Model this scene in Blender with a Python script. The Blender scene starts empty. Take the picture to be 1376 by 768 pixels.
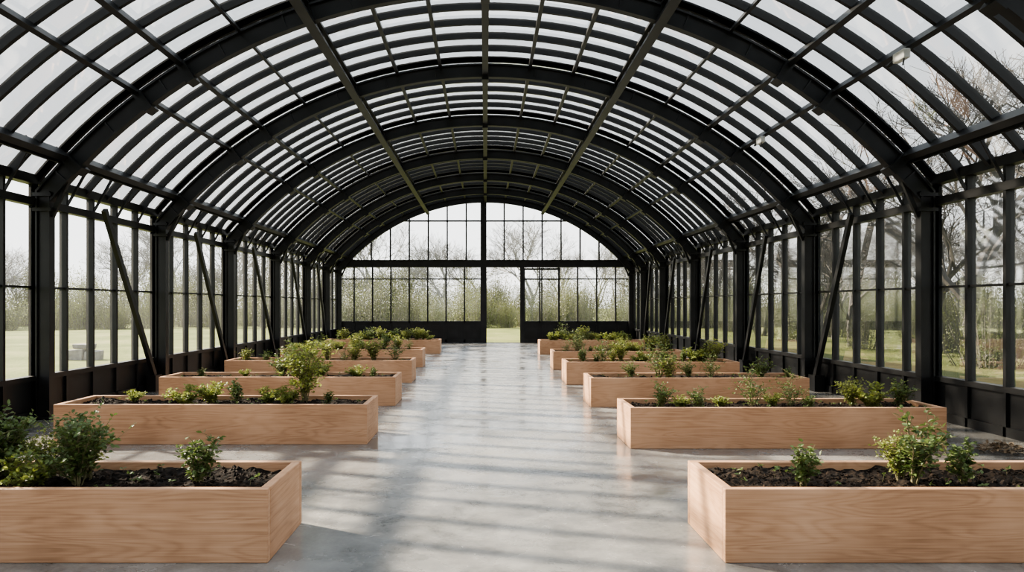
import bpy, math, random
from math import sin, cos, asin, acos, sqrt, radians, pi
from mathutils import Vector, Matrix, noise

random.seed(7)
scene = bpy.context.scene
COL = scene.collection

# ------------------------------------------------------------------ helpers
def empty(name, loc=(0, 0, 0)):
    e = bpy.data.objects.new(name, None)
    e.location = loc
    e.empty_display_size = 0.2
    COL.objects.link(e)
    return e

class MB:
    def __init__(s):
        s.v = []; s.f = []; s.m = []
    def box(s, x0, x1, y0, y1, z0, z1, m=0):
        b = len(s.v)
        s.v += [(x0,y0,z0),(x1,y0,z0),(x1,y1,z0),(x0,y1,z0),(x0,y0,z1),(x1,y0,z1),(x1,y1,z1),(x0,y1,z1)]
        for q in ((0,3,2,1),(4,5,6,7),(0,1,5,4),(1,2,6,5),(2,3,7,6),(3,0,4,7)):
            s.f.append(tuple(b+i for i in q)); s.m.append(m)
    def beam(s, p, q, w, d, up=(0,0,1), m=0):
        p = Vector(p); q = Vector(q); up = Vector(up)
        t = (q-p).normalized()
        a = t.cross(up)
        if a.length < 1e-4: a = t.cross(Vector((1,0,0)))
        a.normalize(); u = a.cross(t)
        b = len(s.v)
        for c in (p, q):
            for i, j in ((-1,-1),(1,-1),(1,1),(-1,1)):
                s.v.append(tuple(c + a*(i*w/2) + u*(j*d/2)))
        for qd in ((3,2,1,0),(4,5,6,7),(0,1,5,4),(1,2,6,5),(2,3,7,6),(3,0,4,7)):
            s.f.append(tuple(b+i for i in qd)); s.m.append(m)
    def rod(s, p, q, r0, r1, n=6, m=0, caps=False):
        p = Vector(p); q = Vector(q)
        t = (q-p)
        if t.length < 1e-6: return
        t.normalize()
        a = t.cross(Vector((0,0,1)))
        if a.length < 1e-3: a = Vector((1,0,0))
        a.normalize(); u = a.cross(t)
        b = len(s.v)
        for c, r in ((p, r0), (q, r1)):
            for i in range(n):
                an = 2*pi*i/n
                s.v.append(tuple(c + a*(cos(an)*r) + u*(sin(an)*r)))
        for i in range(n):
            j = (i+1) % n
            s.f.append((b+i, b+j, b+n+j, b+n+i)); s.m.append(m)
        if caps:
            s.f.append(tuple(b+n+i for i in range(n))); s.m.append(m)
            s.f.append(tuple(b+n-1-i for i in range(n))); s.m.append(m)
    def arc(s, zc, r0, r1, y0, y1, a0, a1, n, m=0):
        b = len(s.v)
        for k in range(n+1):
            a = a0+(a1-a0)*k/n
            for r, y in ((r0,y0),(r0,y1),(r1,y1),(r1,y0)):
                s.v.append((r*sin(a), y, zc+r*cos(a)))
        for k in range(n):
            c = b+4*k
            for i in range(4):
                j = (i+1) % 4
                s.f.append((c+i, c+j, c+4+j, c+4+i)); s.m.append(m)
        s.f.append((b,b+3,b+2,b+1)); s.m.append(m)
        e = b+4*n
        s.f.append((e,e+1,e+2,e+3)); s.m.append(m)
    def quad(s, a, b_, c, d, m=0):
        b = len(s.v)
        s.v += [tuple(a),tuple(b_),tuple(c),tuple(d)]
        s.f.append((b,b+1,b+2,b+3)); s.m.append(m)
    def mesh(s, name, mats, smooth=False):
        me = bpy.data.meshes.new(name)
        me.from_pydata(s.v, [], s.f)
        for mt in mats: me.materials.append(mt)
        if len(mats) > 1:
            me.polygons.foreach_set("material_index", s.m)
        if smooth:
            me.polygons.foreach_set("use_smooth", [True]*len(me.polygons))
        me.update()
        return me
    def obj(s, name, mats, parent=None, bevel=0, smooth=False, loc=(0,0,0)):
        o = bpy.data.objects.new(name, s.mesh(name, mats, smooth))
        COL.objects.link(o)
        o.location = loc
        if parent: o.parent = parent
        if bevel:
            md = o.modifiers.new("bevel", 'BEVEL'); md.width = bevel; md.segments = 2
            md.limit_method = 'ANGLE'
        return o

# ------------------------------------------------------------------ materials
def newmat(name):
    m = bpy.data.materials.new(name); m.use_nodes = True
    nt = m.node_tree
    bs = nt.nodes.get("Principled BSDF")
    return m, nt, bs
def N(nt, t, **kw):
    n = nt.nodes.new(t)
    for k, v in kw.items():
        setattr(n, k, v)
    return n
def ramp(nt, stops):
    r = nt.nodes.new("ShaderNodeValToRGB")
    els = r.color_ramp.elements
    els[0].position = stops[0][0]; els[0].color = (*stops[0][1], 1)
    els[1].position = stops[-1][0]; els[1].color = (*stops[-1][1], 1)
    for p, c in stops[1:-1]:
        e = els.new(p); e.color = (*c, 1)
    return r
def math_(nt, op, a, b=None, c=None):
    n = nt.nodes.new("ShaderNodeMath"); n.operation = op
    for i, x in enumerate((a, b, c)):
        if x is None: continue
        if isinstance(x, (int, float)): n.inputs[i].default_value = x
        else: nt.links.new(x, n.inputs[i])
    return n.outputs[0]

def mat_steel():
    m, nt, bs = newmat("black_painted_steel")
    tc = N(nt, "ShaderNodeTexCoord"); no = N(nt, "ShaderNodeTexNoise"); no.inputs["Scale"].default_value = 3
    nt.links.new(tc.outputs["Object"], no.inputs["Vector"])
    r = ramp(nt, [(0.3, (0.005,0.0053,0.0057)), (0.75, (0.012,0.0125,0.013))])
    nt.links.new(no.outputs["Fac"], r.inputs[0]); nt.links.new(r.outputs[0], bs.inputs["Base Color"])
    bs.inputs["Roughness"].default_value = 0.45
    bs.inputs["Specular IOR Level"].default_value = 0.3
    return m
def mat_glass(name, haze, refl=0.7):
    m, nt, bs = newmat(name)
    nt.nodes.remove(bs)
    out = nt.nodes["Material Output"]
    tr = N(nt, "ShaderNodeBsdfTransparent"); tr.inputs[0].default_value = (0.955,0.975,0.985,1)
    gl = N(nt, "ShaderNodeBsdfGlossy"); gl.inputs["Roughness"].default_value = 0.03
    fr = N(nt, "ShaderNodeFresnel"); fr.inputs["IOR"].default_value = 1.5
    f = math_(nt, 'MULTIPLY', fr.outputs[0], refl)
    mx = N(nt, "ShaderNodeMixShader")
    nt.links.new(f, mx.inputs[0]); nt.links.new(tr.outputs[0], mx.inputs[1]); nt.links.new(gl.outputs[0], mx.inputs[2])
    tl = N(nt, "ShaderNodeBsdfTranslucent"); tl.inputs[0].default_value = (0.85,0.87,0.88,1)
    no = N(nt, "ShaderNodeTexNoise"); no.inputs["Scale"].default_value = 1.3; no.inputs["Detail"].default_value = 5
    tc = N(nt, "ShaderNodeTexCoord"); nt.links.new(tc.outputs["Object"], no.inputs["Vector"])
    h = math_(nt, 'MULTIPLY', no.outputs["Fac"], haze)
    mx2 = N(nt, "ShaderNodeMixShader")
    nt.links.new(h, mx2.inputs[0]); nt.links.new(mx.outputs[0], mx2.inputs[1]); nt.links.new(tl.outputs[0], mx2.inputs[2])
    nt.links.new(mx2.outputs[0], out.inputs[0])
    return m
def mat_wood(name, axis):
    m, nt, bs = newmat(name)
    tc = N(nt, "ShaderNodeTexCoord"); oi = N(nt, "ShaderNodeObjectInfo")
    cb = N(nt, "ShaderNodeCombineXYZ")
    k = math_(nt, 'MULTIPLY', oi.outputs["Random"], 37.0)
    for i in range(3): nt.links.new(k, cb.inputs[i])
    ad = N(nt, "ShaderNodeVectorMath", operation='ADD')
    nt.links.new(tc.outputs["Object"], ad.inputs[0]); nt.links.new(cb.outputs[0], ad.inputs[1])
    mp = N(nt, "ShaderNodeMapping")
    mp.inputs["Scale"].default_value = (0.5,2,4.0) if axis == 'x' else (2,0.5,4.0)
    nt.links.new(ad.outputs[0], mp.inputs[0])
    n1 = N(nt, "ShaderNodeTexNoise"); n1.inputs["Scale"].default_value = 1.0; n1.inputs["Detail"].default_value = 2.0; n1.inputs["Distortion"].default_value = 0.3
    nt.links.new(mp.outputs[0], n1.inputs["Vector"])
    s = math_(nt, 'SINE', math_(nt, 'MULTIPLY', n1.outputs["Fac"], 120.0))
    s = math_(nt, 'MULTIPLY_ADD', s, 0.5, 0.5)
    s = math_(nt, 'POWER', s, 2.0)
    mp2 = N(nt, "ShaderNodeMapping")
    mp2.inputs["Scale"].default_value = (2.0,50,110) if axis == 'x' else (50,2.0,110)
    nt.links.new(ad.outputs[0], mp2.inputs[0])
    n2 = N(nt, "ShaderNodeTexNoise"); n2.inputs["Scale"].default_value = 1.0; n2.inputs["Detail"].default_value = 3
    nt.links.new(mp2.outputs[0], n2.inputs["Vector"])
    n3 = N(nt, "ShaderNodeTexNoise"); n3.inputs["Scale"].default_value = 1.6; n3.inputs["Detail"].default_value = 5
    nt.links.new(ad.outputs[0], n3.inputs["Vector"])
    v = math_(nt, 'ADD', math_(nt, 'MULTIPLY', s, -0.10), math_(nt, 'MULTIPLY', n2.outputs["Fac"], 0.45))
    v = math_(nt, 'ADD', v, math_(nt, 'MULTIPLY', n3.outputs["Fac"], 0.65))
    r = ramp(nt, [(0.28,(0.27,0.14,0.072)), (0.5,(0.40,0.228,0.130)), (0.75,(0.51,0.315,0.195))])
    nt.links.new(v, r.inputs[0]); nt.links.new(r.outputs[0], bs.inputs["Base Color"])
    bs.inputs["Roughness"].default_value = 0.6
    bs.inputs["Specular IOR Level"].default_value = 0.35
    bp = N(nt, "ShaderNodeBump"); bp.inputs["Strength"].default_value = 0.12; bp.inputs["Distance"].default_value = 0.004
    nt.links.new(n2.outputs["Fac"], bp.inputs["Height"]); nt.links.new(bp.outputs[0], bs.inputs["Normal"])
    return m
def mat_soil():
    m, nt, bs = newmat("dark_soil")
    tc = N(nt, "ShaderNodeTexCoord"); no = N(nt, "ShaderNodeTexNoise"); no.inputs["Scale"].default_value = 28; no.inputs["Detail"].default_value = 6
    nt.links.new(tc.outputs["Object"], no.inputs["Vector"])
    r = ramp(nt, [(0.35,(0.005,0.0038,0.003)), (0.6,(0.018,0.012,0.008)), (0.8,(0.065,0.043,0.029))])
    nt.links.new(no.outputs["Fac"], r.inputs[0]); nt.links.new(r.outputs[0], bs.inputs["Base Color"])
    bs.inputs["Roughness"].default_value = 0.95
    bs.inputs["Specular IOR Level"].default_value = 0.15
    bp = N(nt, "ShaderNodeBump"); bp.inputs["Strength"].default_value = 0.8; bp.inputs["Distance"].default_value = 0.02
    nt.links.new(no.outputs["Fac"], bp.inputs["Height"]); nt.links.new(bp.outputs[0], bs.inputs["Normal"])
    return m
def mat_leaf(name, c0, c1, trans=0.35):
    m, nt, bs = newmat(name)
    tc = N(nt, "ShaderNodeTexCoord"); no = N(nt, "ShaderNodeTexNoise"); no.inputs["Scale"].default_value = 14
    nt.links.new(tc.outputs["Object"], no.inputs["Vector"])
    r = ramp(nt, [(0.3, c0), (0.7, c1)])
    nt.links.new(no.outputs["Fac"], r.inputs[0]); nt.links.new(r.outputs[0], bs.inputs["Base Color"])
    bs.inputs["Roughness"].default_value = 0.5
    tl = N(nt, "ShaderNodeBsdfTranslucent"); nt.links.new(r.outputs[0], tl.inputs[0])
    mx = N(nt, "ShaderNodeMixShader"); mx.inputs[0].default_value = trans
    nt.links.new(bs.outputs[0], mx.inputs[1]); nt.links.new(tl.outputs[0], mx.inputs[2])
    nt.links.new(mx.outputs[0], nt.nodes["Material Output"].inputs[0])
    return m
def mat_plain(name, c0, c1, scale=4, rough=0.8):
    m, nt, bs = newmat(name)
    tc = N(nt, "ShaderNodeTexCoord"); no = N(nt, "ShaderNodeTexNoise"); no.inputs["Scale"].default_value = scale; no.inputs["Detail"].default_value = 5
    nt.links.new(tc.outputs["Object"], no.inputs["Vector"])
    r = ramp(nt, [(0.3, c0), (0.7, c1)])
    nt.links.new(no.outputs["Fac"], r.inputs[0]); nt.links.new(r.outputs[0], bs.inputs["Base Color"])
    bs.inputs["Roughness"].default_value = rough
    return m
def mat_floor():
    m, nt, bs = newmat("polished_concrete")
    tc = N(nt, "ShaderNodeTexCoord")
    def nz(sc, det, rough=0.55, dist=0.0):
        n = N(nt, "ShaderNodeTexNoise"); n.inputs["Scale"].default_value = sc; n.inputs["Detail"].default_value = det
        n.inputs["Roughness"].default_value = rough; n.inputs["Distortion"].default_value = dist
        nt.links.new(tc.outputs["Object"], n.inputs["Vector"]); return n.outputs["Fac"]
    a = nz(0.55, 7, 0.62, 0.8); b = nz(3.0, 8, 0.65, 0.3); c = nz(40, 4)
    v = math_(nt, 'ADD', math_(nt, 'MULTIPLY', a, 0.55), math_(nt, 'MULTIPLY', b, 0.35))
    v = math_(nt, 'ADD', v, math_(nt, 'MULTIPLY', c, 0.10))
    # damp stain on the slab beside one bed
    ds = N(nt, "ShaderNodeVectorMath", operation='DISTANCE'); ds.inputs[1].default_value = (-0.95, 8.75, 0)
    nt.links.new(tc.outputs["Object"], ds.inputs[0])
    dd = math_(nt, 'ADD', ds.outputs["Value"], math_(nt, 'MULTIPLY', b, 1.3))
    mr = N(nt, "ShaderNodeMapRange"); mr.inputs["From Min"].default_value = 1.05; mr.inputs["From Max"].default_value = 1.2
    mr.inputs["To Min"].default_value = 1.0; mr.inputs["To Max"].default_value = 0.0
    nt.links.new(dd, mr.inputs["Value"])
    stain = mr.outputs["Result"]
    v = math_(nt, 'SUBTRACT', v, math_(nt, 'MULTIPLY', stain, 0.10))
    r = ramp(nt, [(0.38,(0.075,0.074,0.071)), (0.47,(0.145,0.142,0.135)), (0.55,(0.20,0.194,0.182)), (0.66,(0.29,0.278,0.255))])
    nt.links.new(v, r.inputs[0]); nt.links.new(r.outputs[0], bs.inputs["Base Color"])
    a2 = nz(0.9, 6, 0.6, 1.2)
    rr = ramp(nt, [(0.38,(0.11,)*3), (0.47,(0.19,)*3), (0.60,(0.34,)*3)])
    w = math_(nt, 'ADD', math_(nt, 'MULTIPLY', a2, 0.65), math_(nt, 'MULTIPLY', b, 0.35))
    w = math_(nt, 'SUBTRACT', w, math_(nt, 'MULTIPLY', stain, 0.15))
    nt.links.new(w, rr.inputs[0]); nt.links.new(rr.outputs[0], bs.inputs["Roughness"])
    bs.inputs["Specular IOR Level"].default_value = 0.75
    bp = N(nt, "ShaderNodeBump"); bp.inputs["Strength"].default_value = 0.25; bp.inputs["Distance"].default_value = 0.01
    nt.links.new(b, bp.inputs["Height"]); nt.links.new(bp.outputs[0], bs.inputs["Normal"])
    return m
def mat_grass():
    m, nt, bs = newmat("meadow_grass")
    tc = N(nt, "ShaderNodeTexCoord")
    n1 = N(nt, "ShaderNodeTexNoise"); n1.inputs["Scale"].default_value = 0.25; n1.inputs["Detail"].default_value = 8; n1.inputs["Roughness"].default_value = 0.7
    nt.links.new(tc.outputs["Object"], n1.inputs["Vector"])
    r = ramp(nt, [(0.3,(0.085,0.11,0.032)), (0.5,(0.155,0.172,0.060)), (0.7,(0.25,0.235,0.11))])
    nt.links.new(n1.outputs["Fac"], r.inputs[0]); nt.links.new(r.outputs[0], bs.inputs["Base Color"])
    bs.inputs["Roughness"].default_value = 0.95
    bs.inputs["Specular IOR Level"].default_value = 0.1
    n2 = N(nt, "ShaderNodeTexNoise"); n2.inputs["Scale"].default_value = 8; n2.inputs["Detail"].default_value = 6
    nt.links.new(tc.outputs["Object"], n2.inputs["Vector"])
    bp = N(nt, "ShaderNodeBump"); bp.inputs["Strength"].default_value = 0.6; bp.inputs["Distance"].default_value = 0.1
    nt.links.new(n2.outputs["Fac"], bp.inputs["Height"]); nt.links.new(bp.outputs[0], bs.inputs["Normal"])
    return m

STEEL = mat_steel()
GL_ROOF = mat_glass("roof_glass", 0.02, 0.6)
GL_WALL = mat_glass("wall_glass", 0.04, 0.6)
GL_END = mat_glass("gable_glass", 0.02, 0.4)
WOODX = mat_wood("cedar_board_x", 'x'); WOODY = mat_wood("cedar_board_y", 'y')
SOIL = mat_soil()
LEAF_D = mat_leaf("leaf_dark", (0.055,0.09,0.022), (0.15,0.20,0.06))
LEAF_Y = mat_leaf("leaf_yellowgreen", (0.13,0.17,0.03), (0.30,0.33,0.085), 0.45)
STEM = mat_plain("stem", (0.08,0.07,0.03), (0.15,0.13,0.06), 20)
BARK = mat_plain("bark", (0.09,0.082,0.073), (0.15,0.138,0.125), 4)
BARK_FAR = mat_plain("bark_painted_haze", (0.19,0.185,0.178), (0.27,0.262,0.25), 1)  # bark paled so that distance haze is painted into its colour
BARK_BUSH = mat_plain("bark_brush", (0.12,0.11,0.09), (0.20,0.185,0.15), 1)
BUSH_FAR = mat_leaf("bush_leaf_painted_haze", (0.12,0.14,0.055), (0.22,0.23,0.11), 0.35)  # leaf greens lightened, outdoor haze put into the colour itself
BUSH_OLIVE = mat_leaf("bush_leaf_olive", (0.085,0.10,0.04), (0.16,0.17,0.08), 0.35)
FLOOR = mat_floor(); GRASS = mat_grass()
DRY = mat_plain("dry_leaf", (0.10,0.07,0.04), (0.28,0.21,0.14), 12)
ALU = mat_plain("pale_plastic", (0.45,0.46,0.46), (0.6,0.6,0.6), 12, 0.4)
STONE = mat_plain("pale_stone", (0.14,0.135,0.12), (0.26,0.245,0.22), 5, 0.9)

# ------------------------------------------------------------------ building dims
W = 6.38            # wall plane half width
CX = 6.21           # column centre
YB, YF = -4.2, 31.8
RIBS = [-0.6, 3.1, 6.9, 10.5, 14.3, 18.15, 22.2, 26.1, 29.3]
STATIONS = [YB] + RIBS + [YF]
GZ, GR = -1.95, 8.3     # glazing arc
RZ, RR = -1.89, 7.99    # rib arc
EAVE = GZ + sqrt(GR*GR - W*W)
AW = asin(W/GR)

# ground / floor
mb = MB(); mb.box(-6.6, 6.6, YB-0.2, YF+0.2, -0.2, 0.0)
mb.obj("floor", [FLOOR])
mb = MB()
n = 60
S = 260
for j in range(n+1):
    for i in range(n+1):
        x = -S + 2*S*i/n; y = -S*0.5 + 2*S*j/n
        d = max(abs(x)-12, 0) + max(y-40, 0, -y-10)
        z = -0.06 + (noise.noise(Vector((x*0.03, y*0.03, 0)))*0.5*min(d/40, 1))
        mb.v.append((x, y, z))
for j in range(n):
    for i in range(n):
        a = j*(n+1)+i
        mb.f.append((a, a+1, a+n+2, a+n+1)); mb.m.append(0)
mb.obj("ground", [GRASS], smooth=True)

# ------------------------------------------------------------------ ceiling (vaulted roof)
ceil = empty("ceiling")
mb = MB()
ar = asin(6.22/RR)
for y in RIBS + [YB+0.1, YF-0.12]:
    hw = 0.065
    mb.arc(RZ, RR-0.13, RR-0.10, y-hw, y+hw, -ar, ar, 56)
    mb.arc(RZ, RR+0.10, RR+0.13, y-hw, y+hw, -ar, ar, 56)
    mb.arc(RZ, RR-0.11, RR+0.11, y-0.025, y+0.025, -ar, ar, 56)
    for k in range(-7, 8):
        a = ar*k/7.4
        c = Vector((sin(a), 0, cos(a)))
        mb.beam(c*(RR-0.11)+Vector((0,y,RZ)), c*(RR+0.11)+Vector((0,y,RZ)), 0.10, 0.02, up=(cos(a),0,-sin(a)))
mb.obj("arched_rib", [STEEL], ceil)
# glazing arcs
mb = MB()
for s0, s1 in zip(STATIONS[:-1], STATIONS[1:]):
    k = max(2, round((s1-s0)/0.60))
    for i in range(0, k+1):
        y = s0+(s1-s0)*i/k
        mb.arc(GZ, GR-0.08, GR+0.03, y-0.03, y+0.03, -AW, AW, 44)
mb.obj("glazing_bar", [STEEL], ceil)
# purlins
mb = MB()
def purlin(a, r, w, d):
    c = Vector((sin(a), 0, cos(a)))
    p = c*r + Vector((0, YB, GZ)); q = c*r + Vector((0, YF, GZ))
    mb.beam(p, q, w, d, up=c)
for deg, w, d in ((0,0.11,0.34),(6.05,0.06,0.12),(11.9,0.06,0.12),(25.0,0.04,0.09),(31.6,0.07,0.15),(36.8,0.06,0.13),(46.3,0.09,0.18)):
    for sg in ((1,) if deg == 0 else (1,-1)):
        purlin(radians(deg)*sg, GR-0.12 if deg else GR-0.2, w, d)
# lattice purlins
for sg in (1, -1):
    a = radians(18.1)*sg
    c = Vector((sin(a), 0, cos(a)))
    purlin(a, GR-0.10, 0.14, 0.09)
    purlin(a, GR-0.44, 0.13, 0.08)
    y = YB
    up = 0
    while y < YF-0.3:
        r0, r1 = (GR-0.12, GR-0.43) if up else (GR-0.43, GR-0.12)
        mb.beam(c*r0+Vector((0,y,GZ)), c*r1+Vector((0,y+0.32,GZ)), 0.04, 0.04, up=(cos(a),0,-sin(a)))
        up = 1-up; y += 0.32
# cleats where purlins meet ribs
for y in RIBS:
    for deg in (0, 18.1, 31.6, 36.8, 46.3):
        for sg in ((1,) if deg == 0 else (1,-1)):
            a = radians(deg)*sg; c = Vector((sin(a),0,cos(a)))
            mb.beam(c*(GR-0.30)+Vector((0,y-0.12,GZ)), c*(GR-0.30)+Vector((0,y+0.12,GZ)), 0.13, 0.3, up=c)
mb.obj("purlin", [STEEL], ceil)
# roof glass
mb = MB()
n = 44
for k in range(n):
    a0 = -AW+2*AW*k/n; a1 = -AW+2*AW*(k+1)/n
    r = GR+0.0
    mb.quad((r*sin(a0),YB,GZ+r*cos(a0)),(r*sin(a1),YB,GZ+r*cos(a1)),(r*sin(a1),YF,GZ+r*cos(a1)),(r*sin(a0),YF,GZ+r*cos(a0)))
mb.obj("roof_glass_sheet", [GL_ROOF], ceil)

# vent actuators clamped to the right-hand purlin
def actuator(deg, y, s=1.0):
    a = radians(deg); c = Vector((sin(a),0,cos(a)))
    P = c*(GR-0.27)+Vector((0,y,GZ))
    e = empty("vent_opener_motor", P); e.scale = (s, s, s)
    mb = MB()
    mb.box(-0.04,0.04,-0.12,0.12,-0.055,0.055)
    mb.obj("motor_housing", [ALU], e, bevel=0.012)
    mb = MB()
    mb.rod((0,0.10,0),(0,0.28,-0.03),0.028,0.02,8,caps=True)
    mb.rod((0,0,0.03),tuple(c*0.16),0.014,0.014,6,caps=True)
    mb.rod((0,-0.06,-0.03),(-0.05,-0.12,-0.14),0.01,0.01,5)
    mb.obj("motor_arm", [STEEL], e)
for y in (8.6, 13.0): actuator(36.8, y)

# ------------------------------------------------------------------ side walls
RAIL = 3.05
for side, sg in (("left", -1), ("right", 1)):
    wall = empty("wall_"+side)
    mb = MB()
    X = W*sg
    def bx(xa, xb, *r):
        a, b = sorted((xa*sg, xb*sg)); mb.box(a, b, *r)
    bx(W-0.02, W+0.03, YB, YF, 0.0, 0.56)
    bx(W-0.07, W+0.05, YB, YF, 0.54, 0.61)
    bx(W-0.06, W+0.05, YB, YF, 0.0, 0.12)
    bx(W-0.035, W+0.03, YB, YF, 1.84, 1.87)
    bx(W-0.07, W+0.05, YB, YF, RAIL-0.05, RAIL+0.06)
    bx(W-0.09, W+0.06, YB, YF, EAVE-0.06, EAVE+0.07)
    for s0, s1 in zip(STATIONS[:-1], STATIONS[1:]):
        k = max(2, round((s1-s0)/0.76))
        for i in range(k+1):
            y = s0+(s1-s0)*i/k
            bx(W-0.06, W+0.05, y-0.026, y+0.026, 0, EAVE)
            if 0 < i < k:
                mb.beam((sg*(W-0.05), y, RAIL+0.05), (sg*5.98, y, 3.72), 0.025, 0.035)
    mb.obj("mullion_frame", [STEEL], wall)
    mb = MB()
    for y in RIBS + [YB+0.1, YF-0.12]:
        bx(CX-0.10, CX-0.075, y-0.07, y+0.07, 0, 3.2)
        bx(CX+0.075, CX+0.10, y-0.07, y+0.07, 0, 3.2)
        bx(CX-0.09, CX+0.09, y-0.035, y+0.035, 0, 3.2)
        bx(CX-0.15, CX+0.14, y-0.13, y+0.13, 0, 0.04)
        bx(CX-0.13, CX+0.13, y-0.09, y+0.09, 2.92, 2.97)
        bx(CX-0.13, CX+0.13, y-0.09, y+0.09, 3.13, 3.18)
        mb.beam((sg*(CX-0.1), y, 2.85), (sg*(CX-0.32), y, 3.36), 0.05, 0.06)
    mb.obj("column", [STEEL], wall)
    mb = MB()
    for s0, s1 in zip(RIBS[3:-1], RIBS[4:]):
        f = 0.42 if sg < 0 else 0.55
        mb.beam((sg*(CX-0.02), s0+(s1-s0)*f, 3.15), (sg*(CX-0.02), s1-0.35, 0.25), 0.07, 0.10, up=(0,1,0))
        mb.box(*sorted((sg*(CX-0.1), sg*(CX+0.08))), s1-0.5, s1-0.22, 0.0, 0.3)
    mb.obj("diagonal_brace", [STEEL], wall)
    mb = MB()
    mb.beam((sg*5.98, YB, 3.62), (sg*5.98, YF, 3.62), 0.05, 0.05)
    y = YB+0.2
    while y < YF-0.5:
        mb.beam((sg*5.98, y, 3.62), (sg*5.96, y+0.35, 3.8), 0.02, 0.02)
        mb.beam((sg*5.96, y+0.35, 3.8), (sg*5.98, y+0.7, 3.62), 0.02, 0.02)
        y += 0.7
    mb.obj("eave_lattice", [STEEL], wall)
    mb = MB()
    mb.quad((X, YB, 0.6), (X, YF, 0.6), (X, YF, EAVE), (X, YB, EAVE))
    mb.obj("window_1" if sg < 0 else "window_2", [GL_WALL])

# ------------------------------------------------------------------ gable walls
def arch_h(x): return GZ + sqrt(GR*GR - x*x)
DX0, DX1 = 0.06, 1.52
def gable(name, yy, has_door, win):
    wall = empty(name)
    mb = MB()
    y0, y1 = yy-0.06, yy+0.06
    segs = [(-W, -0.1), (DX1, W)] if has_door else [(-W, W)]
    for a, b in segs:
        mb.box(a, b, yy-0.03, yy+0.03, 0, 0.9)
        mb.box(a, b, y0, y1, 0, 0.14)
        mb.box(a, b, y0, y1, 0.84, 0.93)
        mb.box(a, b, yy-0.035, yy+0.035, 2.70, 2.75)
        k = round((b-a)/0.82)
        for i in range(k+1):
            x = a+(b-a)*i/k
            mb.box(x-0.03, x+0.03, y0, y1, 0, 3.3)
            if i < k:
                xm0, xm1 = x+0.12, x+(b-a)/k-0.12
                mb.box(xm0, xm1, yy-0.045, yy+0.045, 0.24, 0.74)
    mb.box(-W, W, yy-0.10, yy+0.10, 3.24, 3.52)
    mb.box(-W, W, yy-0.13, yy+0.13, 3.22, 3.27)
    mb.box(-W, W, yy-0.13, yy+0.13, 3.49, 3.54)
    mb.box(-0.20, 0.06, yy-0.11, yy+0.11, 0, arch_h(0))
    x = 0.81
    while x < W-0.2:
        for sg in (1, -1):
            if arch_h(x) > 3.6:
                mb.box(sg*x-0.03, sg*x+0.03, y0, y1, 3.5, arch_h(x)-0.02)
        x += 0.81
    xr = sqrt(GR*GR-(5.2-GZ)**2)
    mb.box(-xr, xr, y0, y1, 5.17, 5.23)
    mb.obj("gable_frame", [STEEL], wall)
    mb = MB()
    mb.arc(GZ, GR-0.22, GR+0.05, yy-0.1, yy+0.1, -AW, AW, 56)
    mb.obj("gable_arch", [STEEL], wall)
    mb = MB()
    for a, b in segs: mb.quad((a,yy,0.9),(b,yy,0.9),(b,yy,3.3),(a,yy,3.3))
    k = 30
    for i in range(k):
        xa = -W+2*W*i/k; xb = -W+2*W*(i+1)/k
        mb.quad((xa,yy,3.3),(xb,yy,3.3),(xb,yy,arch_h(xb)),(xa,yy,arch_h(xa)))
    mb.obj(win, [GL_END])
gable("wall_back", YF, True, "window_3")
gable("wall_front", YB, False, "window_4")
door = empty("door_1")
mb = MB()
mb.box(DX1, DX1+0.16, YF-0.11, YF+0.11, 0, 3.3)
mb.box(DX0, DX1, YF-0.1, YF+0.1, 0.0, 0.015)
mb.obj("door_jamb", [STEEL], door)
mb = MB()
lx0, lx1 = DX1+0.12, DX1+1.7
yl = YF+0.2
mb.box(lx0, lx1, yl-0.03, yl+0.03, 0.05, 0.88)
for x in (lx0+0.04, (lx0+lx1)/2, lx1-0.04): mb.box(x-0.03, x+0.03, yl-0.04, yl+0.04, 0.02, 3.2)
mb.box(lx0, lx1, yl-0.04, yl+0.04, 2.69, 2.76); mb.box(lx0, lx1, yl-0.04, yl+0.04, 3.12, 3.2)
mb.box(-0.1, lx1+0.1, yl-0.05, yl+0.05, 3.24, 3.30)
mb.obj("sliding_leaf", [STEEL], door)

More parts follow.
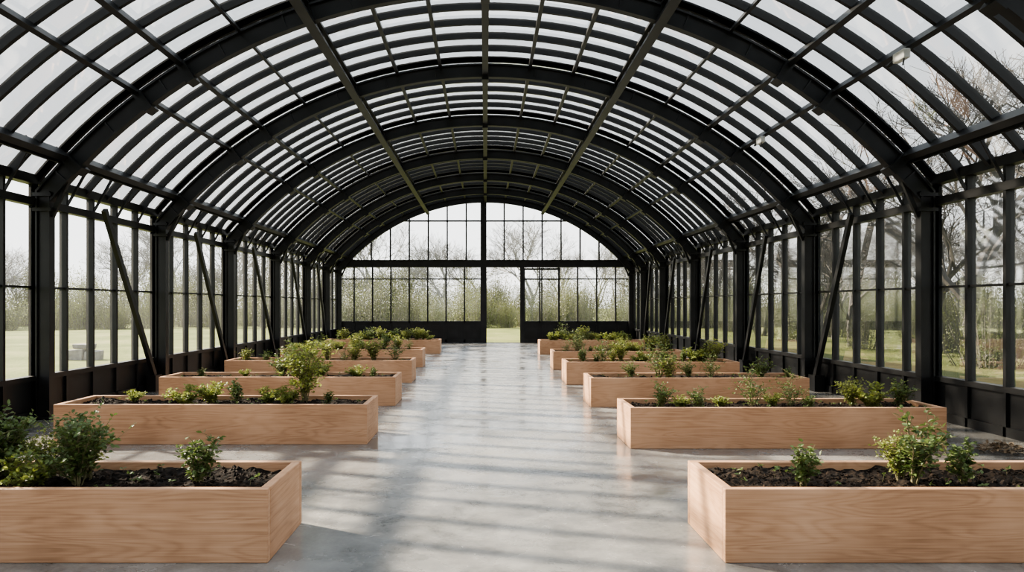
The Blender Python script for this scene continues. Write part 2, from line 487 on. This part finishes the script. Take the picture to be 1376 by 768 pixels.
# ------------------------------------------------------------------ planters
H = 0.46; T = 0.06
def soil_h(x, y, sd):
    v = Vector((x*2.2+sd, y*2.2, sd))
    return 0.405 + 0.038*noise.noise(v) + 0.026*noise.noise(v*5) + 0.018*noise.noise(v*13)
beds = []
def planter(x0, x1, y0, d):
    cx = (x0+x1)/2; cy = y0+d/2
    e = empty("raised_planter_bed", (cx, cy, 0))
    hx = (x1-x0)/2; hy = d/2
    mb = MB()
    mb.box(-hx, hx, -hy, -hy+T, 0.0, H, 0); mb.box(-hx, hx, hy-T, hy, 0.0, H, 0)
    mb.obj("long_board", [WOODX], e, bevel=0.006)
    mb = MB()
    mb.box(-hx, -hx+T, -hy+T, hy-T, 0.0, H, 0); mb.box(hx-T, hx, -hy+T, hy-T, 0.0, H, 0)
    mb.obj("end_board", [WOODY], e, bevel=0.006)
    mb = MB()
    sd = random.uniform(0, 50)
    ix = hx-T; iy = hy-T
    near = y0 < 10
    st = 0.028 if near else 0.05
    nx = int(2*ix/st); ny = int(2*iy/st)
    for j in range(ny+1):
        for i in range(nx+1):
            x = -ix+2*ix*i/nx; y = -iy+2*iy*j/ny
            mb.v.append((x, y, soil_h(x, y, sd)))
    for j in range(ny):
        for i in range(nx):
            a = j*(nx+1)+i
            mb.f.append((a, a+1, a+nx+2, a+nx+1)); mb.m.append(0)
    for _ in range(1200 if near else 250):
        x = random.uniform(-ix+.03, ix-.03); y = random.uniform(-iy+.03, iy-.03)
        r = random.uniform(0.005, 0.021)
        c = Vector((x, y, soil_h(x, y, sd)+r*0.3))
        b = len(mb.v)
        for dx, dy, dz in ((1,0,0),(0,1,0),(-1,0,0),(0,-1,0),(0,0,1),(0,0,-1)):
            rr = r*random.uniform(0.6, 1.2)
            mb.v.append(tuple(c+Vector((dx,dy,dz*0.7))*rr))
        for t in ((0,1,4),(1,2,4),(2,3,4),(3,0,4),(1,0,5),(2,1,5),(3,2,5),(0,3,5)):
            mb.f.append(tuple(b+q for q in t)); mb.m.append(0)
    mb.obj("soil", [SOIL], e)
    beds.append((x0, x1, y0, d, cx, cy, sd, e))
L = [(-5.0,-1.35,4.62,0.86), (-4.97,-1.36,8.56,0.9), (-5.2,-1.43,11.85,0.9), (-5.4,-1.52,15.4,0.95), (-5.3,-1.62,19.2,0.95), (-5.3,-1.5,24.6,0.95)]
R = [(1.49,5.15,4.62,0.86), (1.62,5.15,8.3,0.85), (1.66,5.1,11.7,0.9), (1.64,5.13,15.0,0.95), (1.7,5.0,18.5,0.95), (1.78,5.2,24.2,0.95)]
for p in L+R: planter(*p)

# ------------------------------------------------------------------ plants
def add_leaf(mb, base, dirv, ln, wd, m):
    d = dirv.normalized()
    s = d.cross(Vector((0,0,1)))
    if s.length < 1e-3: s = Vector((1,0,0))
    s.normalize()
    s = (Matrix.Rotation(random.uniform(-0.9, 0.9), 3, d) @ s)
    u = s.cross(d)
    b = len(mb.v)
    droop = -ln*random.uniform(0.05, 0.3)
    pts = [base, base+d*ln*0.35+s*wd*0.5+u*wd*0.12, base+d*ln*0.7+s*wd*0.42+u*(wd*0.1)+Vector((0,0,droop*0.4)),
           base+d*ln+Vector((0,0,droop)), base+d*ln*0.7-s*wd*0.42+u*wd*0.1+Vector((0,0,droop*0.4)), base+d*ln*0.35-s*wd*0.5+u*wd*0.12]
    mid = base+d*ln*0.5+Vector((0,0,droop*0.2))
    mb.v += [tuple(p) for p in pts]+[tuple(mid)]
    for t in ((0,1,6),(1,2,6),(2,3,6),(3,4,6),(4,5,6),(5,0,6)):
        mb.f.append(tuple(b+q for q in t)); mb.m.append(m)
def shrub(name, h, spread, stems, per, leafl, mats, seed, sub=2):
    random.seed(seed)
    mb = MB()
    def rv(z=0.3): return Vector((random.uniform(-1,1), random.uniform(-1,1), random.uniform(-0.3,1)*z+0.1))
    for s in range(stems):
        a = random.uniform(0, 2*pi); out = random.uniform(0.1, 1)*spread
        p = Vector((cos(a)*0.02, sin(a)*0.02, -0.02))
        hh = h*random.uniform(0.45, 1.0)
        tip = Vector((cos(a)*out, sin(a)*out, hh*(1-0.25*out/spread)))
        ctrl = Vector((cos(a)*out*0.3, sin(a)*out*0.3, hh*0.6))
        K = 7; prev = p
        for k in range(1, K+1):
            t = k/K
            q = p*(1-t)**2 + ctrl*2*t*(1-t) + tip*t*t + rv()*0.01
            mb.rod(prev, q, 0.005*(1-t)+0.0025, 0.004*(1-t)+0.0018, 4, 0)
            if t > 0.2:
                for _ in range(per):
                    add_leaf(mb, prev.lerp(q, random.random()), rv(0.8), leafl*random.uniform(0.6,1.15), leafl*0.55, 1)
                for _ in range(sub):
                    d = rv(0.7).normalized()*random.uniform(0.04, 0.15)*(h/0.4)
                    r = q+d
                    mb.rod(q, r, 0.002, 0.001, 3, 0)
                    for _ in range(per+1):
                        add_leaf(mb, q.lerp(r, random.uniform(0.3,1)), rv(0.8), leafl*random.uniform(0.6,1.1), leafl*0.55, 1)
            prev = q
    return mb.mesh(name, mats)
SH = {
 'bushy':  shrub("bushy_shrub_mesh", 0.38, 0.24, 12, 3, 0.040, [STEM, LEAF_D], 1),
 'big':    shrub("big_shrub_mesh", 0.50, 0.30, 20, 3, 0.044, [STEM, LEAF_D], 2, 3),
 'fern':   shrub("fine_shrub_mesh", 0.46, 0.25, 16, 3, 0.034, [STEM, LEAF_Y], 3, 2),
 'small':  shrub("small_shrub_mesh", 0.29, 0.14, 8, 3, 0.036, [STEM, LEAF_D], 4),
 'low':    shrub("low_shrub_mesh", 0.26, 0.30, 18, 3, 0.042, [STEM, LEAF_Y], 5, 2),
 'tall':   shrub("tall_shrub_mesh", 0.80, 0.27, 15, 3, 0.05, [STEM, LEAF_Y], 6, 3),
 'tall_d': shrub("tall_dark_shrub_mesh", 0.58, 0.20, 8, 2, 0.038, [STEM, LEAF_D], 8, 2),
}
random.seed(11)
NAMES = {'bushy':"leafy_shrub",'big':"leafy_shrub",'fern':"feathery_shrub",'small':"shrub_seedling",'low':"ground_cover_plant",'tall':"tall_shrub",'tall_d':"tall_shrub"}
def put(kind, bed, x, fy, sc=1.0):
    x0, x1, y0, d, cx, cy, sd, e = bed
    y = y0 + T + (d-2*T)*fy
    o = bpy.data.objects.new(NAMES[kind], SH[kind]); COL.objects.link(o)
    o.location = (x, y, soil_h(x-cx, y-cy, sd)-0.005)
    o.rotation_euler = (0, 0, random.uniform(0, 6.28)); o.scale = (sc, sc, sc*random.uniform(0.95, 1.05))
def px(p, y): return (p-652)*y/1000.0
B = beds
for p, k, f, s in ((-35,'big',.5,1.0),(5,'big',.65,.95),(38,'low',.3,.9),(62,'fern',.75,.75),(104,'big',.35,.95),(118,'fern',.55,.85),(265,'small',.35,1.2)):
    y = 4.62+0.06+0.74*f; put(k, B[0], px(p, y), f, s)
for p, k, f, s in ((1077,'small',.3,1.15),(1210,'fern',.6,.75),(1228,'bushy',.45,1.15),(1297,'small',.45,1.15)):
    y = 4.62+0.06+0.74*f; put(k, B[6], px(p, y), f, s)
for p, k, f, s in ((180,'low',.6,.55),(250,'low',.4,1.0),(285,'low',.6,.95),(320,'small',.5,1.0),(360,'low',.6,.75),(385,'low',.5,.8),(410,'tall',.5,1.05),(440,'small',.4,.6)):
    y = 8.62+0.78*f; put(k, B[1], px(p, y), f, s)
for p, k, f, s in ((888,'bushy',.4,.78),(915,'low',.6,.55),(940,'bushy',.4,.7),(968,'low',.6,.5),(1010,'tall_d',.5,.98),(1040,'low',.5,.55),(1062,'tall_d',.6,.85),(1085,'small',.3,.7),(1145,'fern',.6,.85),(1172,'low',.5,1.1),(1208,'bushy',.5,.85)):
    y = 8.36+0.73*f; put(k, B[7], px(p, y), f, s)
for p, k, f, s in ((848,'bushy',.6,.7),(885,'tall_d',.5,1.25),(900,'fern',.4,.95),(925,'bushy',.5,.7),(955,'tall_d',.5,.85),(1022,'bushy',.6,.9),(1060,'small',.5,.7)):
    y = 11.76+0.78*f; put(k, B[8], px(p, y), f, s)
for p, k, f, s in ((270,'small',.5,.6),(330,'low',.5,.5),(380,'bushy',.5,1.0),(398,'fern',.6,1.25),(430,'low',.5,1.0),(480,'low',.5,.8),(500,'small',.5,.7)):
    y = 11.9+0.78*f; put(k, B[2], px(p, y), f, s)
kinds = ['bushy','fern','low','small','tall_d','fern','low']
for bi, cnt in ((3,9),(4,11),(5,14),(9,13),(10,13),(11,14)):
    b = B[bi]
    for i in range(cnt):
        x = b[0]+0.25+(b[1]-b[0]-0.5)*(i+random.uniform(0.1,0.9))/cnt
        k = random.choice(kinds)
        s = random.uniform(0.6, 1.25)
        put(k, b, x, random.uniform(0.3, 0.7), s)
for b in beds:
    mb = MB()
    for _ in range(34):
        x = random.uniform(b[0]+0.15, b[1]-0.15)-b[4]; y = random.uniform(-b[3]/2+0.12, b[3]/2-0.12)
        z = soil_h(x, y, b[6])
        p = Vector((x, y, z-0.005)); q = p+Vector((random.uniform(-.02,.02), random.uniform(-.02,.02), random.uniform(.02,.06)))
        mb.rod(p, q, 0.002, 0.0015, 3, 0)
        for _ in range(random.randint(3, 7)):
            add_leaf(mb, q, Vector((random.uniform(-1,1), random.uniform(-1,1), random.uniform(0,.8))), random.uniform(.02,.04), .016, 1)
    mb.obj("sprouts", [STEM, LEAF_D], b[7])

# dry leaf pile on the floor
mb = MB()
for _ in range(260):
    a = random.uniform(0, 2*pi); r = random.uniform(0, 1)**0.7*0.22
    p = Vector((cos(a)*r*1.3, sin(a)*r, 0.004+random.uniform(0, 0.09)*(1-r/0.23)))
    add_leaf(mb, p, Vector((random.uniform(-1,1), random.uniform(-1,1), random.uniform(0.02,.3))), random.uniform(.04,.08), .03, 0)
mb.obj("dry_leaf_pile", [DRY], loc=(5.62, 8.1, 0.03))

# stone blocks lying in the field
def stones(x, y, s):
    mb = MB()
    for (a,b_,c,d,e,f) in ((-.5,.1,-.3,.2,-.1,.3),(.12,.6,-.25,.25,-.1,.24),(-.3,.35,-.2,.22,.3,.52)):
        st = len(mb.v); mb.box(a,b_,c,d,e,f)
        for i in range(st, len(mb.v)):
            v = mb.v[i]; mb.v[i] = tuple(k*s+random.uniform(-.03,.03) for k in v)
    mb.obj("stone_block_stack", [STONE], bevel=0.03, loc=(x, y, 0.0))
stones(-12.3, 22.8, 0.85)

# ------------------------------------------------------------------ trees outside
def tree_mesh(name, h, seed, depth, mat, spread=0.55, nch=3):
    random.seed(seed); mb = MB()
    def grow(p, d, ln, r, lv):
        q = p + d*ln
        mid = p.lerp(q, 0.5) + Vector((random.uniform(-1,1), random.uniform(-1,1), 0))*ln*0.06
        ns = 6 if lv > depth-2 else 3
        mb.rod(p, mid, r, r*0.85, ns, 0); mb.rod(mid, q, r*0.85, r*0.68, ns, 0)
        if lv == 0: return
        for i in range(nch if lv < depth else nch+1):
            nd = (d + Vector((random.gauss(0,1), random.gauss(0,1), random.gauss(0.25,0.5)))*spread).normalized()
            st = mid.lerp(q, random.uniform(0.2, 1)) if i else q
            grow(st, nd, ln*random.uniform(0.62, 0.86), max(r*random.uniform(0.5, 0.66) if i else r*0.68, 0.006), lv-1)
    grow(Vector((0,0,-0.2)), Vector((0,0,1)), h*0.26, h*0.016, depth)
    return mb.mesh(name, [mat])
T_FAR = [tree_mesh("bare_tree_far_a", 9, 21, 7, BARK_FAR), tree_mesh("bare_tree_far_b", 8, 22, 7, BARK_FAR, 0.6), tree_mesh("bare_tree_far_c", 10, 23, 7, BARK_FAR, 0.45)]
T_NEAR = [tree_mesh("bare_tree_a", 9, 31, 7, BARK), tree_mesh("bare_tree_b", 8, 35, 7, BARK, 0.5)]
def bush_mesh(name, h, seed, mats, n=1500, leaf=0.13, tw=46):
    random.seed(seed); mb = MB()
    for _ in range(tw):
        a = random.uniform(0, 2*pi); o = random.uniform(0, 1)
        q = Vector((cos(a)*o*h*0.7, sin(a)*o*h*0.7, h*random.uniform(0.6, 1.15)*(1-0.3*o*o)))
        p = Vector((cos(a)*o*h*0.35, sin(a)*o*h*0.35, -0.1))
        mb.rod(p, q, 0.016, 0.005, 3, 0)
        for _ in range(n//tw):
            t = random.uniform(0.05, 1)
            c = p.lerp(q, t)+Vector((random.gauss(0,1), random.gauss(0,1), random.gauss(0,1)))*h*0.09
            if c.z < 0: c.z = 0.05
            u = Vector((random.gauss(0,1), random.gauss(0,1), random.gauss(0,1))).normalized()
            v = u.orthogonal().normalized()
            l = leaf*random.uniform(0.5, 1.1)
            mb.quad(c-u*l*.5, c+v*l*.3, c+u*l*.5, c-v*l*.3, 1)
    return mb.mesh(name, mats)
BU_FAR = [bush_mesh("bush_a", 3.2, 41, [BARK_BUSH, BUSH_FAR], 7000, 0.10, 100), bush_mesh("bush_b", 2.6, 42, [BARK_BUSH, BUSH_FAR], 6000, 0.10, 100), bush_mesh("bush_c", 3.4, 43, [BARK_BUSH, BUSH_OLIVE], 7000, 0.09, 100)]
BU_NEAR = [bush_mesh("bush_d", 1.6, 44, [BARK_BUSH, BUSH_OLIVE], 3000, 0.07, 70), bush_mesh("bush_e", 1.9, 45, [BARK_BUSH, BUSH_FAR], 3000, 0.07, 70)]
random.seed(99)
def inst(name, me, x, y, s, z=-0.1):
    o = bpy.data.objects.new(name, me); COL.objects.link(o)
    o.location = (x, y, z); o.rotation_euler = (0, 0, random.uniform(0, 6.28)); o.scale = (s, s, s*random.uniform(0.85, 1.15))
for i in range(64):
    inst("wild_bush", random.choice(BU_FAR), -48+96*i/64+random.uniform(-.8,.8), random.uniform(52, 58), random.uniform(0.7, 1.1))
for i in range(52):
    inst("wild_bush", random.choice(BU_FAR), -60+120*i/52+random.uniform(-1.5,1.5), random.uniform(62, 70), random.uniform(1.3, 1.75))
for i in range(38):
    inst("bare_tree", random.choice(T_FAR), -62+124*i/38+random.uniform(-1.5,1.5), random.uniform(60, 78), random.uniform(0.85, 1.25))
for i in range(16):
    y = 6+62*i/16
    inst("bare_tree", random.choice(T_FAR), random.uniform(-90, -66), y+random.uniform(-2,2), random.uniform(0.7, 1.1))
for i in range(28):
    inst("wild_bush", BU_FAR[i % 2], random.uniform(-86, -66), 76*i/28+random.uniform(-1,1), random.uniform(0.8, 1.2))
inst("bare_tree", T_NEAR[0], 13.2, 20.0, 1.35)
inst("bare_tree", T_NEAR[1], 15.5, 16.0, 1.35)
inst("bare_tree", T_NEAR[0], 12.6, 28.0, 1.05)
for i in range(8):
    inst("bare_tree", T_NEAR[i % 2], random.uniform(14, 21), 24+5.5*i+random.uniform(-1,1), random.uniform(0.85, 1.15))
for i in range(12):
    inst("bare_tree", random.choice(T_FAR), random.uniform(28, 44), 8+5*i+random.uniform(-1,1), random.uniform(0.9, 1.2))
for i in range(26):
    inst("wild_bush", random.choice(BU_NEAR), random.uniform(13, 19), 11+2.1*i+random.uniform(-.6,.6), random.uniform(0.6, 1.15))
for i in range(24):
    inst("wild_bush", random.choice(BU_FAR), random.uniform(28, 40), 8+2.8*i+random.uniform(-.6,.6), random.uniform(0.7, 1.1))

# ------------------------------------------------------------------ light
w = bpy.data.worlds.new("hazy_sky"); scene.world = w; w.use_nodes = True
nt = w.node_tree; bg = nt.nodes["Background"]
tc = N(nt, "ShaderNodeTexCoord"); sp = N(nt, "ShaderNodeSeparateXYZ")
nt.links.new(tc.outputs["Generated"], sp.inputs[0])
r = ramp(nt, [(0.0,(0.98,0.96,0.93)), (0.25,(0.90,0.925,0.945)), (0.7,(0.72,0.80,0.88))])
nt.links.new(sp.outputs["Z"], r.inputs[0]); nt.links.new(r.outputs[0], bg.inputs[0])
bg.inputs[1].default_value = 2.8
sd = bpy.data.lights.new("sun", 'SUN'); sd.energy = 25.0; sd.angle = radians(1.2); sd.color = (1.0, 0.86, 0.68)
so = bpy.data.objects.new("sun", sd); COL.objects.link(so)
to_sun = Vector((-0.68, 0.39, 0.48))
so.rotation_euler = to_sun.to_track_quat('Z', 'Y').to_euler()
so.location = (-20, 12, 20)

# ------------------------------------------------------------------ camera
cd = bpy.data.cameras.new("camera"); cam = bpy.data.objects.new("camera", cd); COL.objects.link(cam)
cam.location = (0, 0, 1.6); cam.rotation_euler = (radians(90), 0, 0)
cd.sensor_width = 36; cd.lens = 1000/1376*36
cd.shift_x = 36/1376; cd.shift_y = 26/1376
cd.clip_end = 1000
scene.camera = cam
scene.view_settings.view_transform = 'AgX'
try: scene.view_settings.look = 'AgX - Medium High Contrast'
except Exception: pass
scene.view_settings.exposure = 0.0
